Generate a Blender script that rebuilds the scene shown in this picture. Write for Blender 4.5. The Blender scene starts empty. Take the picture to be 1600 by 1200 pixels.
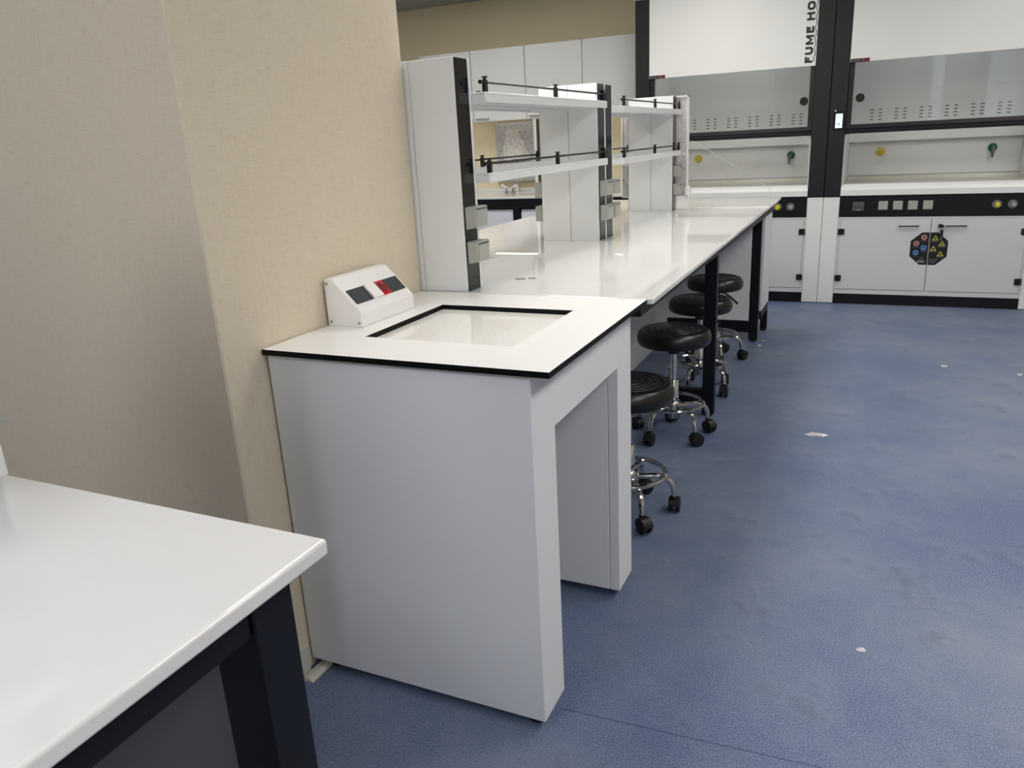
import bpy, bmesh, math, random
from mathutils import Vector, Matrix
random.seed(7)
SC = bpy.context.scene
COL = SC.collection
PI = math.pi

# ------------------------------------------------------------------ materials
def lin(c):
    c = c / 255.0
    return c / 12.92 if c <= 0.04045 else ((c + 0.055) / 1.055) ** 2.4
def rgb(r, g, b): return (lin(r), lin(g), lin(b), 1.0)

def mat(name, col, rough=0.5, metal=0.0, spec=0.5, coat=0.0):
    m = bpy.data.materials.new(name); m.use_nodes = True
    b = m.node_tree.nodes['Principled BSDF']
    b.inputs['Base Color'].default_value = rgb(*col)
    b.inputs['Roughness'].default_value = rough
    b.inputs['Metallic'].default_value = metal
    b.inputs['Specular IOR Level'].default_value = spec
    b.inputs['Coat Weight'].default_value = coat
    return m
def N(m, t, **kw):
    n = m.node_tree.nodes.new(t)
    for k, v in kw.items():
        if k.startswith('_'): setattr(n, k[1:], v)
        else: n.inputs[k].default_value = v
    return n
def L(m, a, b): m.node_tree.links.new(a, b)
def coords(m, scale=(1, 1, 1)):
    tc = N(m, 'ShaderNodeTexCoord'); mp = N(m, 'ShaderNodeMapping')
    mp.inputs['Scale'].default_value = scale
    L(m, tc.outputs['Object'], mp.inputs['Vector'])
    return mp.outputs['Vector']
def noise_bump(m, scale, strength, dist=0.002, stretch=(1, 1, 1), detail=4):
    v = coords(m, stretch)
    n = N(m, 'ShaderNodeTexNoise', Scale=scale, Detail=detail); L(m, v, n.inputs['Vector'])
    bp = N(m, 'ShaderNodeBump', Strength=strength, Distance=dist)
    L(m, n.outputs['Fac'], bp.inputs['Height'])
    L(m, bp.outputs['Normal'], m.node_tree.nodes['Principled BSDF'].inputs['Normal'])
    return n
def vary(m, c0, c1, scale, stretch=(1, 1, 1), lo=0.35, hi=0.65, detail=5):
    v = coords(m, stretch)
    n = N(m, 'ShaderNodeTexNoise', Scale=scale, Detail=detail); L(m, v, n.inputs['Vector'])
    r = N(m, 'ShaderNodeValToRGB')
    r.color_ramp.elements[0].position = lo; r.color_ramp.elements[0].color = rgb(*c0)
    r.color_ramp.elements[1].position = hi; r.color_ramp.elements[1].color = rgb(*c1)
    L(m, n.outputs['Fac'], r.inputs['Fac'])
    L(m, r.outputs['Color'], m.node_tree.nodes['Principled BSDF'].inputs['Base Color'])
    return r

M = {}
M['shaded_panel'] = mat('panel_with_shade_in_grey', (122, 122, 124), 0.45)  # near bench end panel, its under-bench shade put into the colour
M['laminate'] = mat('white_laminate', (243, 243, 242), 0.32); noise_bump(M['laminate'], 600, 0.03, 0.0005)
M['panel'] = mat('white_coated_panel', (228, 230, 231), 0.42); noise_bump(M['panel'], 420, 0.05, 0.0005)
M['hood_white'] = mat('white_hood_steel', (228, 229, 228), 0.4); noise_bump(M['hood_white'], 380, 0.05, 0.0005)
M['door_white'] = mat('white_door', (206, 209, 210), 0.4); noise_bump(M['door_white'], 380, 0.04, 0.0005)
M['gloss'] = mat('polished_white_stone', (240, 241, 238), 0.0, spec=0.95)
vary(M['gloss'], (229, 229, 228), (234, 234, 233), 3.0)
M['insert'] = mat('polished_pale_granite', (236, 235, 229), 0.0, spec=0.95)
vary(M['insert'], (236, 235, 230), (243, 242, 238), 90.0)
M['black_edge'] = mat('black_laminate_core', (5, 5, 6), 0.5, spec=0.2)
M['navy'] = mat('black_blue_frame', (11, 14, 22), 0.45, spec=0.3); noise_bump(M['navy'], 500, 0.06, 0.0005)
M['hood_black'] = mat('anthracite_steel', (26, 28, 31), 0.45, spec=0.35); noise_bump(M['hood_black'], 450, 0.06, 0.0005)
M['black_gloss'] = mat('glossy_black_strip', (24, 27, 31), 0.12, spec=0.5)
M['black'] = mat('black_plastic', (12, 12, 13), 0.4)
M['dark_plate'] = mat('dark_grey_plate', (46, 52, 57), 0.45)
M['socket_grey'] = mat('grey_socket_cover', (164, 166, 160), 0.4)
M['dark_grey'] = mat('mid_grey_plastic', (84, 84, 88), 0.4)
M['red'] = mat('red_socket', (200, 14, 30), 0.35)
M['dark_red'] = mat('dark_red_socket_well', (120, 6, 16), 0.4)
M['white_plastic'] = mat('white_plastic', (240, 238, 238), 0.35)
M['chrome'] = mat('chrome', (205, 203, 200), 0.1, metal=1.0)
M['steel'] = mat('steel', (170, 170, 168), 0.28, metal=1.0)
M['vinyl'] = mat('black_vinyl', (15, 14, 14), 0.33); noise_bump(M['vinyl'], 260, 0.12, 0.0008)
M['rubber'] = mat('black_rubber', (14, 14, 15), 0.5)
M['fascia'] = mat('black_coated_fascia', (13, 14, 17), 0.45, spec=0.3)
M['hood_in'] = mat('pale_grey_liner', (230, 230, 230), 0.35); noise_bump(M['hood_in'], 300, 0.03, 0.0005)
M['cream'] = mat('cream_ceramic', (208, 207, 196), 0.25)
M['slot'] = mat('dark_vent_slot', (46, 48, 48), 0.7)
M['yellow'] = mat('yellow_knob', (208, 190, 40), 0.4)
M['green'] = mat('green_knob', (18, 104, 66), 0.4)
M['valve_grey'] = mat('grey_valve', (104, 110, 112), 0.4)
M['sign_red'] = mat('sign_red', (196, 140, 140), 0.5)
M['sign_darkred'] = mat('sign_dark_red', (120, 36, 40), 0.5)
M['sign_blue'] = mat('sign_blue', (92, 132, 184), 0.5)
M['sign_deepblue'] = mat('sign_deep_blue', (28, 66, 136), 0.5)
M['sign_yellow'] = mat('sign_yellow', (164, 160, 72), 0.5)
M['sign_text'] = mat('sign_text_grey', (104, 104, 106), 0.5)
M['sign_white'] = mat('sign_white', (190, 194, 198), 0.5)
M['sticker_black'] = mat('sticker_black', (11, 11, 13), 0.4)
M['plate_red'] = mat('name_plate_red', (92, 18, 22), 0.4)
M['letter'] = mat('black_lettering', (22, 22, 22), 0.5)
M['trunk'] = mat('grey_white_trunking', (206, 205, 196), 0.45)
M['cabinet_grey'] = mat('white_cabinet_front', (226, 230, 240), 0.4)
M['peg_board'] = mat('light_grey_pegboard', (176, 177, 181), 0.5)
M['brass_blue'] = mat('blue_tap_marker', (96, 140, 190), 0.4)

def wallpaper(name, c0, c1):
    m = mat(name, c0, 0.72, spec=0.25)
    b = m.node_tree.nodes['Principled BSDF']
    v1 = coords(m, (1, 1, 0.045)); n1 = N(m, 'ShaderNodeTexNoise', Scale=520.0, Detail=3.0); L(m, v1, n1.inputs['Vector'])
    v2 = coords(m, (0.07, 0.07, 1)); n2 = N(m, 'ShaderNodeTexNoise', Scale=480.0, Detail=3.0); L(m, v2, n2.inputs['Vector'])
    mx = N(m, 'ShaderNodeMath', _operation='ADD'); L(m, n1.outputs['Fac'], mx.inputs[0]); L(m, n2.outputs['Fac'], mx.inputs[1])
    bp = N(m, 'ShaderNodeBump', Strength=0.3, Distance=0.0012); L(m, mx.outputs[0], bp.inputs['Height']); L(m, bp.outputs['Normal'], b.inputs['Normal'])
    r = N(m, 'ShaderNodeValToRGB'); r.color_ramp.elements[0].position = 0.75; r.color_ramp.elements[1].position = 1.25
    r.color_ramp.elements[0].color = rgb(*c0); r.color_ramp.elements[1].color = rgb(*c1)
    h = N(m, 'ShaderNodeMath', _operation='MULTIPLY'); h.inputs[1].default_value = 1.0
    L(m, mx.outputs[0], h.inputs[0]); L(m, h.outputs[0], r.inputs['Fac'])
    L(m, r.outputs['Color'], b.inputs['Base Color'])
    return m
M['wall'] = wallpaper('woven_beige_wallpaper', (207, 195, 173), (217, 206, 185))
M['wall_far'] = wallpaper('beige_wall_paint', (224, 213, 181), (231, 220, 189))

def floor_mat():
    m = mat('blue_speckled_vinyl', (70, 84, 126), 0.5, spec=0.4)
    nt = m.node_tree; b = nt.nodes['Principled BSDF']
    v = coords(m)
    def ramp(sock, p0, c0, p1, c1):
        r = N(m, 'ShaderNodeValToRGB'); e = r.color_ramp.elements
        e[0].position = p0; e[0].color = c0; e[1].position = p1; e[1].color = c1
        L(m, sock, r.inputs['Fac']); return r.outputs['Color']
    def noise(s, d=3.0, vec=None, ro=0.5):
        n = N(m, 'ShaderNodeTexNoise', Scale=s, Detail=d, Roughness=ro); L(m, vec or v, n.inputs['Vector']); return n.outputs['Fac']
    def mix(fac, a, c, mode='MIX'):
        x = N(m, 'ShaderNodeMix', _data_type='RGBA', _blend_type=mode)
        if isinstance(fac, float): x.inputs[0].default_value = fac
        else: L(m, fac, x.inputs[0])
        for s, i in ((a, 6), (c, 7)):
            if isinstance(s, tuple): x.inputs[i].default_value = s
            else: L(m, s, x.inputs[i])
        return x.outputs[2]
    base = ramp(noise(210.0, 3.0, None, 0.7), 0.36, rgb(64, 79, 115), 0.68, rgb(124, 138, 168))
    cloud = ramp(noise(1.1, 8.0, None, 0.68), 0.40, (0, 0, 0, 1), 0.64, (1, 1, 1, 1))
    k = N(m, 'ShaderNodeMath', _operation='MULTIPLY'); L(m, cloud, k.inputs[0]); k.inputs[1].default_value = 0.62
    c = mix(k.outputs[0], base, rgb(136, 145, 159))                      # dusty, trodden areas
    dark = ramp(noise(4.5, 5.0, None, 0.7), 0.56, (0, 0, 0, 1), 0.72, (1, 1, 1, 1))
    k2 = N(m, 'ShaderNodeMath', _operation='MULTIPLY'); L(m, dark, k2.inputs[0]); k2.inputs[1].default_value = 0.5
    c = mix(k2.outputs[0], c, rgb(60, 68, 92))                           # scuffs
    st = coords(m, (1.0, 3.2, 1.0)); scr = ramp(noise(7.0, 9.0, st, 0.78), 0.60, (0, 0, 0, 1), 0.74, (1, 1, 1, 1))
    k3 = N(m, 'ShaderNodeMath', _operation='MULTIPLY'); L(m, scr, k3.inputs[0]); k3.inputs[1].default_value = 0.5
    c = mix(k3.outputs[0], c, rgb(150, 152, 152))                        # pale dry smears
    L(m, c, b.inputs['Base Color'])
    rr = N(m, 'ShaderNodeMapRange'); rr.inputs['To Min'].default_value = 0.34; rr.inputs['To Max'].default_value = 0.56
    L(m, noise(2.5, 4.0), rr.inputs['Value']); L(m, rr.outputs['Result'], b.inputs['Roughness'])
    bp = N(m, 'ShaderNodeBump', Strength=0.22, Distance=0.001); L(m, noise(420.0, 2.0), bp.inputs['Height']); L(m, bp.outputs['Normal'], b.inputs['Normal'])
    return m
M['floor'] = floor_mat()

def ceiling_mat():
    m = mat('grey_linear_ceiling', (150, 153, 152), 0.45, metal=0.2)
    v = coords(m)
    w = N(m, 'ShaderNodeTexWave', Scale=3.2, Distortion=0.6, Detail=2.0); w.bands_direction = 'Y'; L(m, v, w.inputs['Vector'])
    r = N(m, 'ShaderNodeValToRGB'); r.color_ramp.elements[0].color = rgb(128, 131, 130); r.color_ramp.elements[1].color = rgb(176, 178, 176)
    L(m, w.outputs['Fac'], r.inputs['Fac']); L(m, r.outputs['Color'], m.node_tree.nodes['Principled BSDF'].inputs['Base Color'])
    bp = N(m, 'ShaderNodeBump', Strength=0.6, Distance=0.02); L(m, w.outputs['Fac'], bp.inputs['Height'])
    L(m, bp.outputs['Normal'], m.node_tree.nodes['Principled BSDF'].inputs['Normal'])
    return m
M['ceiling'] = ceiling_mat()

def glass_mat(name, tint, refl=0.9):
    m = bpy.data.materials.new(name); m.use_nodes = True; nt = m.node_tree
    for n in list(nt.nodes): nt.nodes.remove(n)
    o = N(m, 'ShaderNodeOutputMaterial'); t = N(m, 'ShaderNodeBsdfTransparent'); g = N(m, 'ShaderNodeBsdfGlossy', Roughness=0.02)
    t.inputs['Color'].default_value = tint
    f = N(m, 'ShaderNodeFresnel', IOR=1.45); k = N(m, 'ShaderNodeMath', _operation='MULTIPLY'); k.inputs[1].default_value = refl
    L(m, f.outputs[0], k.inputs[0])
    x = N(m, 'ShaderNodeMixShader'); L(m, k.outputs[0], x.inputs[0]); L(m, t.outputs[0], x.inputs[1]); L(m, g.outputs[0], x.inputs[2])
    L(m, x.outputs[0], o.inputs['Surface']); return m
M['sash_glass'] = glass_mat('sash_glass', (0.95, 0.96, 0.955, 1))
M['clear_glass'] = glass_mat('clear_acrylic', (0.992, 0.995, 0.993, 1))
M['glass_edge'] = mat('pale_acrylic_edge', (205, 214, 210), 0.25)

def bag_mat():
    m = bpy.data.materials.new('translucent_plastic_bag'); m.use_nodes = True; nt = m.node_tree
    b = nt.nodes['Principled BSDF']; b.inputs['Base Color'].default_value = rgb(246, 245, 241); b.inputs['Roughness'].default_value = 0.25
    t = N(m, 'ShaderNodeBsdfTransparent'); x = N(m, 'ShaderNodeMixShader'); x.inputs[0].default_value = 0.85
    L(m, t.outputs[0], x.inputs[1]); L(m, b.outputs[0], x.inputs[2]); L(m, x.outputs[0], nt.nodes['Material Output'].inputs['Surface'])
    return m
M['bag'] = bag_mat()

def emit(name, col, s):
    m = bpy.data.materials.new(name); m.use_nodes = True; nt = m.node_tree
    b = nt.nodes['Principled BSDF']; b.inputs['Base Color'].default_value = rgb(*col)
    b.inputs['Emission Color'].default_value = rgb(*col); b.inputs['Emission Strength'].default_value = s
    return m
M['screen'] = emit('lit_screen', (196, 244, 255), 1.6)
M['screen_glyph'] = emit('screen_glyph', (96, 150, 210), 0.9)
M['led_dot'] = emit('indicator_lamp', (235, 235, 245), 1.0)
M['light'] = emit('ceiling_light_diffuser', (255, 251, 244), 11.5)
M['daylight'] = emit('daylight_pane', (226, 232, 246), 1.3)
M['rear_fill_light'] = emit('added_rear_light_diffuser', (246, 247, 254), 11.5)  # panels added behind the camera, tinted cool for the near wall
M['under_light'] = emit('warm_under_cupboard_strip', (255, 240, 214), 2.8)
M['hood_fill'] = emit('added_hood_glow', (252, 252, 250), 4.5)  # added glow that lifts the hood interiors

# ------------------------------------------------------------------ geometry
class MB:
    """collects shapes into one mesh; every shape carries a material index"""
    def __init__(s): s.bm = bmesh.new()
    def _merge(s, t, mi, bev=0.0, seg=1, smooth=False):
        for f in t.faces: f.smooth = smooth
        if bev > 0:
            rb = bmesh.ops.bevel(t, geom=list(t.edges), offset=bev, segments=seg, affect='EDGES', profile=0.5)
            if seg > 1:
                for f in rb['faces']: f.smooth = True
                for f in sorted(t.faces, key=lambda q: -q.calc_area())[:6]: f.smooth = False
        for f in t.faces:
            if mi is not None: f.material_index = mi
        bmesh.ops.recalc_face_normals(t, faces=list(t.faces))
        me = bpy.data.meshes.new('tmp'); t.to_mesh(me); t.free(); s.bm.from_mesh(me); bpy.data.meshes.remove(me); return s
    def box(s, x0, x1, y0, y1, z0, z1, bev=0.0, mi=0, seg=1):
        t = bmesh.new(); bmesh.ops.create_cube(t, size=1)
        for v in t.verts:
            v.co = Vector((x0 + (v.co.x + .5) * (x1 - x0), y0 + (v.co.y + .5) * (y1 - y0), z0 + (v.co.z + .5) * (z1 - z0)))
        return s._merge(t, mi, min(bev, .45 * min(abs(x1 - x0), abs(y1 - y0), abs(z1 - z0))), seg)
    def prism(s, poly, axis, a0, a1, bev=0.0, mi=0, seg=1):
        """poly: 2D points in the other two axes (xy order kept); extruded along axis from a0 to a1"""
        t = bmesh.new()
        def P(p, a): return {'x': (a, p[0], p[1]), 'y': (p[0], a, p[1]), 'z': (p[0], p[1], a)}[axis]
        A = [t.verts.new(P(p, a0)) for p in poly]; B = [t.verts.new(P(p, a1)) for p in poly]
        t.faces.new(A); t.faces.new(B[::-1]); n = len(poly)
        for i in range(n): t.faces.new((A[i], B[i], B[(i + 1) % n], A[(i + 1) % n]))
        return s._merge(t, mi, bev, seg)
    def cyl(s, p0, p1, r0, r1=None, n=20, mi=0, caps=True, bev=0.0):
        r1 = r0 if r1 is None else r1; p0 = Vector(p0); p1 = Vector(p1); d = (p1 - p0)
        t = bmesh.new(); bmesh.ops.create_cone(t, cap_ends=caps, segments=n, radius1=r0, radius2=max(r1, 1e-5), depth=d.length)
        R = d.to_track_quat('Z', 'Y').to_matrix().to_4x4(); bmesh.ops.transform(t, matrix=Matrix.Translation((p0 + p1) / 2) @ R, verts=t.verts)
        if bev > 0:
            es = [e for e in t.edges if len(e.link_faces) == 2 and e.calc_face_angle(0) > 1.2]
            bmesh.ops.bevel(t, geom=es, offset=bev, segments=2, affect='EDGES', profile=0.5)
        for f in t.faces: f.smooth = len(f.verts) < 5
        return s._merge(t, mi, smooth=True)
    def lathe(s, prof, c=(0, 0, 0), n=40, mi=0):
        t = bmesh.new(); rings = []
        for r, z in prof:
            if r < 1e-6: rings.append([t.verts.new((c[0], c[1], c[2] + z))])
            else: rings.append([t.verts.new((c[0] + r * math.cos(2 * PI * i / n), c[1] + r * math.sin(2 * PI * i / n), c[2] + z)) for i in range(n)])
        for a, b in zip(rings, rings[1:]):
            for i in range(n):
                j = (i + 1) % n
                q = [a[i % len(a)], a[j % len(a)], b[j % len(b)], b[i % len(b)]]
                q = [v for k, v in enumerate(q) if v not in q[:k]]
                if len(q) > 2: t.faces.new(q)
        return s._merge(t, mi, smooth=True)
    def tube(s, pts, r, n=10, mi=0, closed=False):
        pts = [Vector(p) for p in pts]; t = bmesh.new(); rings = []; m = len(pts); ref = None
        for i, p in enumerate(pts):
            if closed: d = pts[(i + 1) % m] - pts[i - 1]
            else: d = pts[min(i + 1, m - 1)] - pts[max(i - 1, 0)]
            d.normalize()
            if ref is None: ref = d.orthogonal().normalized()
            ref = (ref - d * ref.dot(d)).normalized(); w = d.cross(ref)
            rr = r[i] if isinstance(r, (list, tuple)) else r
            rings.append([t.verts.new(p + (ref * math.cos(2 * PI * k / n) + w * math.sin(2 * PI * k / n)) * rr) for k in range(n)])
        for i in range(m if closed else m - 1):
            a = rings[i]; b = rings[(i + 1) % m]
            for k in range(n): t.faces.new((a[k], a[(k + 1) % n], b[(k + 1) % n], b[k]))
        if not closed: t.faces.new(rings[0][::-1]); t.faces.new(rings[-1])
        return s._merge(t, mi, smooth=True)
    def build(s, name, mats, parent=None, label=None):
        if not isinstance(mats, (list, tuple)): mats = [mats]
        me = bpy.data.meshes.new(name)
        off = Vector((0, 0, 0)); p = parent
        while p is not None:
            off += p.location; p = p.parent
        for v in s.bm.verts: v.co -= off
        for ed in s.bm.edges:
            if len(ed.link_faces) == 2 and ed.calc_face_angle(0) > .56: ed.smooth = False
        s.bm.to_mesh(me); s.bm.free()
        for k in mats: me.materials.append(M[k] if isinstance(k, str) else k)
        o = bpy.data.objects.new(name, me); COL.objects.link(o)
        if parent is not None: o.parent = parent
        if label: o['label'] = label
        return o
def box(*a, **k): return MB().box(*a, **k)

def tag(o, label, cat, group=None):
    o['label'] = label; o['category'] = cat
    if group: o['group'] = group
    return o
def thing(name, label, cat, loc=(0, 0, 0), group=None):
    o = bpy.data.objects.new(name, None); COL.objects.link(o); o.location = loc
    o.empty_display_size = 0.05
    return tag(o, label, cat, group)
def struct(name, mb, m):
    o = mb.build(name, m); o['kind'] = 'structure'; return o

# ------------------------------------------------------------------ the room
XL, XR, YF, YB, ZC = -5.2, 3.6, -4.6, 6.0, 2.65
struct('floor', box(XL, XR, YF, YB, -0.1, 0), 'floor')
M['seam'] = mat('floor_weld_seam', (76, 88, 118), 0.6)
_sm = MB(); _sm.prism([(-.05, .1025), (3.59, .300), (3.59, .3035), (-.05, .106)], 'z', 0.0001, 0.0006)
struct('trim_1', _sm, 'seam')
struct('ceiling', box(XL, XR, YF, YB, ZC, ZC + .1), 'ceiling')
struct('wall_back', box(XL, XR, YB, YB + .12, 0, ZC), 'wall_far')
struct('wall_left', box(XL - .12, XL, YF, YB, 0, ZC), 'wall')
struct('wall_right', box(XR, XR + .12, YF, YB, 0, ZC), 'wall')
struct('wall_front', box(XL, XR, YF - .12, YF, 0, ZC), 'wall')
PX0, PX1, PY0, PY1 = -2.3, -0.737, -0.121, 0.738
struct('wall_middle', box(PX0, PX1, PY0, PY1, 0, ZC, bev=.004), 'wall')
b = MB(); b.box(PX1, PX1 + .010, PY0, -.001, 0, .085, bev=.003)
struct('baseboard_middle', b, 'trunk')

# ------------------------------------------------------------------ camera
cam = bpy.data.cameras.new('camera'); co = bpy.data.objects.new('camera', cam); COL.objects.link(co)
r = Vector((0.90823343, 0.41540932, -0.05046914)); u = Vector((-0.08063974, 0.292088, 0.95298575)); f = Vector((-0.4106206, 0.86146369, -0.29878259))
mt = Matrix((r, u, -f)).transposed().to_4x4(); mt.translation = Vector((0.56302725, -1.35415809, 1.33894574))
co.matrix_world = mt
cam.sensor_fit = 'HORIZONTAL'; cam.sensor_width = 36; cam.lens = 1206.43 / 1600 * 36; cam.clip_start = 0.02
SC.camera = co

# ------------------------------------------------------------------ ceiling lights (out of view; rear cool ones added to brighten the near wall)
def ceiling_light(x, y, w, d, label):
    t = thing('ceiling_light', label, 'ceiling light', (x, y, ZC), 'flat panel lights in the ceiling')
    MB().box(x - w / 2 - .02, x + w / 2 + .02, y - d / 2 - .02, y + d / 2 + .02, ZC - .02, ZC, bev=.004).build('frame', 'white_plastic', t)
    MB().box(x - w / 2, x + w / 2, y - d / 2, y + d / 2, ZC - .028, ZC - .0205).build('diffuser', 'rear_fill_light' if y < -1 else 'light', t)
LIGHTS = [(1.9, -2.5), (-.7, -2.1), (-2.6, -2.3), (1.6, -.5), (1.6, 1.5), (1.6, 3.5), (-.7, 1.5), (-.7, 3.7), (-2.9, 1.5), (-2.9, 3.9)]
for x, y in LIGHTS:
    ceiling_light(x, y, .6, 1.2, 'unseen flat white panel light set in the grey ceiling')

# windows behind the camera: daylight; the two narrow ones added for pale sash reflections
for i, (x, wd) in enumerate(((2.08, 1.45), (1.22, .26), (-1.46, .2))):
    fr = MB(); e = .045
    for (a, b_, c, d_) in ((x, x + e, .95, 2.45), (x + wd - e, x + wd, .95, 2.45), (x + e, x + wd - e, .95, 1.0), (x + e, x + wd - e, 2.40, 2.45), (x + e, x + wd - e, 1.85, 1.89)):
        fr.box(a, b_, YF, YF + .05, c, d_, bev=.003)
    fo = struct('unseen_window_%d' % (i + 1), fr, 'white_plastic')
    MB().box(x + e, x + wd - e, YF + .001, YF + .012, 1.001, 2.399).build('pane', 'daylight', fo)

# ------------------------------------------------------------------ balance table in front
H = 0.9
t = thing('balance_table', 'white balance table with black-edged top and inset pale slab against the beige wall', 'table', (-.38, .38, 0))
TX0, TX1, TY0, TY1 = -.734, 0.0, 0.0, .7335
# top: a white plate with black core, and a square cut-out
hx0, hx1, hy0, hy1 = -.556, -.154, .168, .556
bm = bmesh.new()
def ring(z): return ([bm.verts.new((x, y, z)) for x, y in ((TX0, TY0), (TX1, TY0), (TX1, TY1), (TX0, TY1))],
                     [bm.verts.new((x, y, z)) for x, y in ((hx0, hy0), (hx1, hy0), (hx1, hy1), (hx0, hy1))])
To, Ti = ring(H); Bo, Bi = ring(H - .0135)
for i in range(4):
    j = (i + 1) % 4
    for q, mi in (((To[i], To[j], Ti[j], Ti[i]), 0), ((Bo[j], Bo[i], Bi[i], Bi[j]), 1), ((To[j], To[i], Bo[i], Bo[j]), 1), ((Ti[i], Ti[j], Bi[j], Bi[i]), 1)):
        fc = bm.faces.new(q); fc.material_index = mi
bmesh.ops.recalc_face_normals(bm, faces=list(bm.faces))
q = MB(); q.bm.free(); q.bm = bm
q.build('tabletop', ['laminate', 'black_edge'], t)
BX0, BX1, BY0, BY1, ZB = -.731, -.047, .011, .729, .032
zt = H - .0135
MB().box(BX0, BX1, BY0, BY0 + .1255, ZB, zt, bev=.002).build('end_panel', 'panel', t)
e = MB(); e.box(BX0, BX1 - .031, BY1 - .1255, BY1, ZB, zt, bev=.0015); e.box(BX1 - .0295, BX1, BY1 - .1255, BY1, ZB, zt, bev=.0015)
e.build('end_panel', 'panel', t)
MB().box(BX1 - .03, BX1, BY0 + .1257, BY1 - .1257, .733, zt, bev=.001).build('apron', 'panel', t)
MB().box(BX0, BX0 + .02, BY0 + .1257, BY1 - .1257, ZB, zt).build('back_panel', 'panel', t)
# the slab rests on its own inner support, a centimetre below the top
MB().box(hx0 + .0015, hx1 - .0015, hy0 + .0015, hy1 - .0015, H - .052, H - .0125, bev=.0015).build('balance_slab', 'insert', t, 'polished pale stone slab set into the top')
MB().box(hx0 + .03, hx1 - .03, hy0 + .03, hy1 - .03, H - .10, H - .0525).build('slab_support', 'navy', t)
for x in (BX0 + .05, BX1 - .04):
    for y in (BY0 + .05, BY1 - .05):
        MB().cyl((x, y, 0), (x, y, ZB), .024, .018, mi=0).build('foot', 'rubber', t)

# ------------------------------------------------------------------ angled socket box on it
t = thing('socket_box', 'small white sloping power box with a red outlet on the balance table', 'socket box', (-.665, .36, H))
sx0, sx1, sy0, sy1 = -.728, -.618, .248, .502
prof = [(sx0, H), (sx1, H), (sx1, H + .041), (sx0 + .026, H + .124), (sx0, H + .124)]
hb = MB()
hb.prism(prof, 'y', sy0, sy1, bev=.003)
hb.build('housing', 'white_plastic', t)
# plates along the slope
s0 = Vector((sx1, 0, H + .041)); s1 = Vector((sx0 + .026, 0, H + .124)); d = (s1 - s0); Ls = d.length; d.normalize(); nrm = Vector((d.z, 0, -d.x))
if nrm.z < 0: nrm = -nrm
def slope_box(y0, y1, a0, a1, h0, h1, mi=0, mb=None, bev=.0008):
    mb = mb or MB(); tb = bmesh.new(); bmesh.ops.create_cube(tb, size=1)
    for v in tb.verts:
        a = a0 + (v.co.x + .5) * (a1 - a0); h = h0 + (v.co.z + .5) * (h1 - h0); y = y0 + (v.co.y + .5) * (y1 - y0)
        v.co = s0 + d * a + nrm * h; v.co.y = y
    return mb._merge(tb, mi, bev)
A0, A1 = .026, .071
slope_box(sy0 + .012, sy0 + .083, A0, A1, .0003, .0022).build('blank_plate', 'dark_plate', t, 'dark grey blank plate')
slope_box(sy0 + .086, sy0 + .128, A0, A1, .0003, .0062, bev=.0015).build('switch_module', 'white_plastic', t, 'white square module')
rs = slope_box(sy0 + .130, sy0 + .172, A0, A1, .0003, .0030).build('red_socket', 'red', t, 'red round earthed outlet')
c = s0 + d * ((A0 + A1) / 2); c.y = sy0 + .151
w = MB(); w.cyl(c + nrm * .0031, c + nrm * .0040, .0185, n=28); w.build('socket_well', 'dark_red', rs)
w = MB(); w.tube([c + nrm * .0040 + (d * math.cos(a) + Vector((0, 1, 0)) * math.sin(a)) * .0195 for a in [2 * PI * k / 28 for k in range(28)]], .0012, 6, closed=True); w.build('socket_ring', 'red', rs)
w = MB(); pp = c + d * .010; w.cyl(pp + nrm * .0041, pp + nrm * .010, .0024, n=10); w.build('earth_pin', 'chrome', rs)
slope_box(sy0 + .174, sy1 - .012, A0, A1, .0003, .0022).build('blank_plate', 'dark_plate', t, 'dark grey blank plate')
for (x, z) in ((sx0 + .010, H + .112), (sx0 + .012, H + .012), (sx1 - .010, H + .012)):
    MB().cyl((x, sy0, z), (x, sy0 - .0016, z), .0036, n=12).build('screw', 'steel', t)
g = MB(); g.cyl((sx1 - .03, sy1, H + .042), (sx1 - .03, sy1 + .008, H + .042), .013, n=16); g.cyl((sx1 - .03, sy1 + .008, H + .042), (sx1 - .03, sy1 + .015, H + .042), .006, n=12)
g.build('cable_gland', 'dark_grey', t)
k = MB(); k.tube([(sx1 - .03, sy1 + .014, H + .042), (sx1 - .033, sy1 + .035, H + .043), (sx1 - .045, sy1 + .055, H + .036), (sx1 - .07, sy1 + .06, H + .02)], .0022, 8)
k.build('cable_end', 'steel', t)

# ------------------------------------------------------------------ long island bench
BYs, BYe = .742, 4.17
def edge_x(y): return .016 - .034 * (y - BYs) / (BYe - BYs)
XC = -.68
t = thing('lab_bench', 'long island bench with polished white worktop and dark frame behind the balance table', 'bench', (XC, 2.4, 0))
p = [(-1.36, BYs), (edge_x(BYs), BYs), (edge_x(BYe), BYe), (-1.36, BYe)]
MB().prism(p, 'z', H - .016, H, bev=.0035, seg=2).build('worktop', 'gloss', t)
rx = -.085
def legpair(parent, y, x0, x1, low=True):
    for x in (x0, x1):
        lg = MB().box(x - .028, x + .028, y - .022, y + .022, .012, H - .0162, bev=.002)
        l = lg.build('leg', 'navy', parent)
        MB().cyl((x, y, 0), (x, y, .012), .02, .016, n=14).build('foot', 'rubber', l)
    if low: MB().box(x0 + .0285, x1 - .0285, y - .018, y + .018, .062, .135, bev=.002).build('cross_rail', 'navy', parent)
LX0, LX1 = -1.25, rx - .028
for y in (.80, 2.30, 3.80): legpair(t, y, LX0, LX1)
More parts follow.
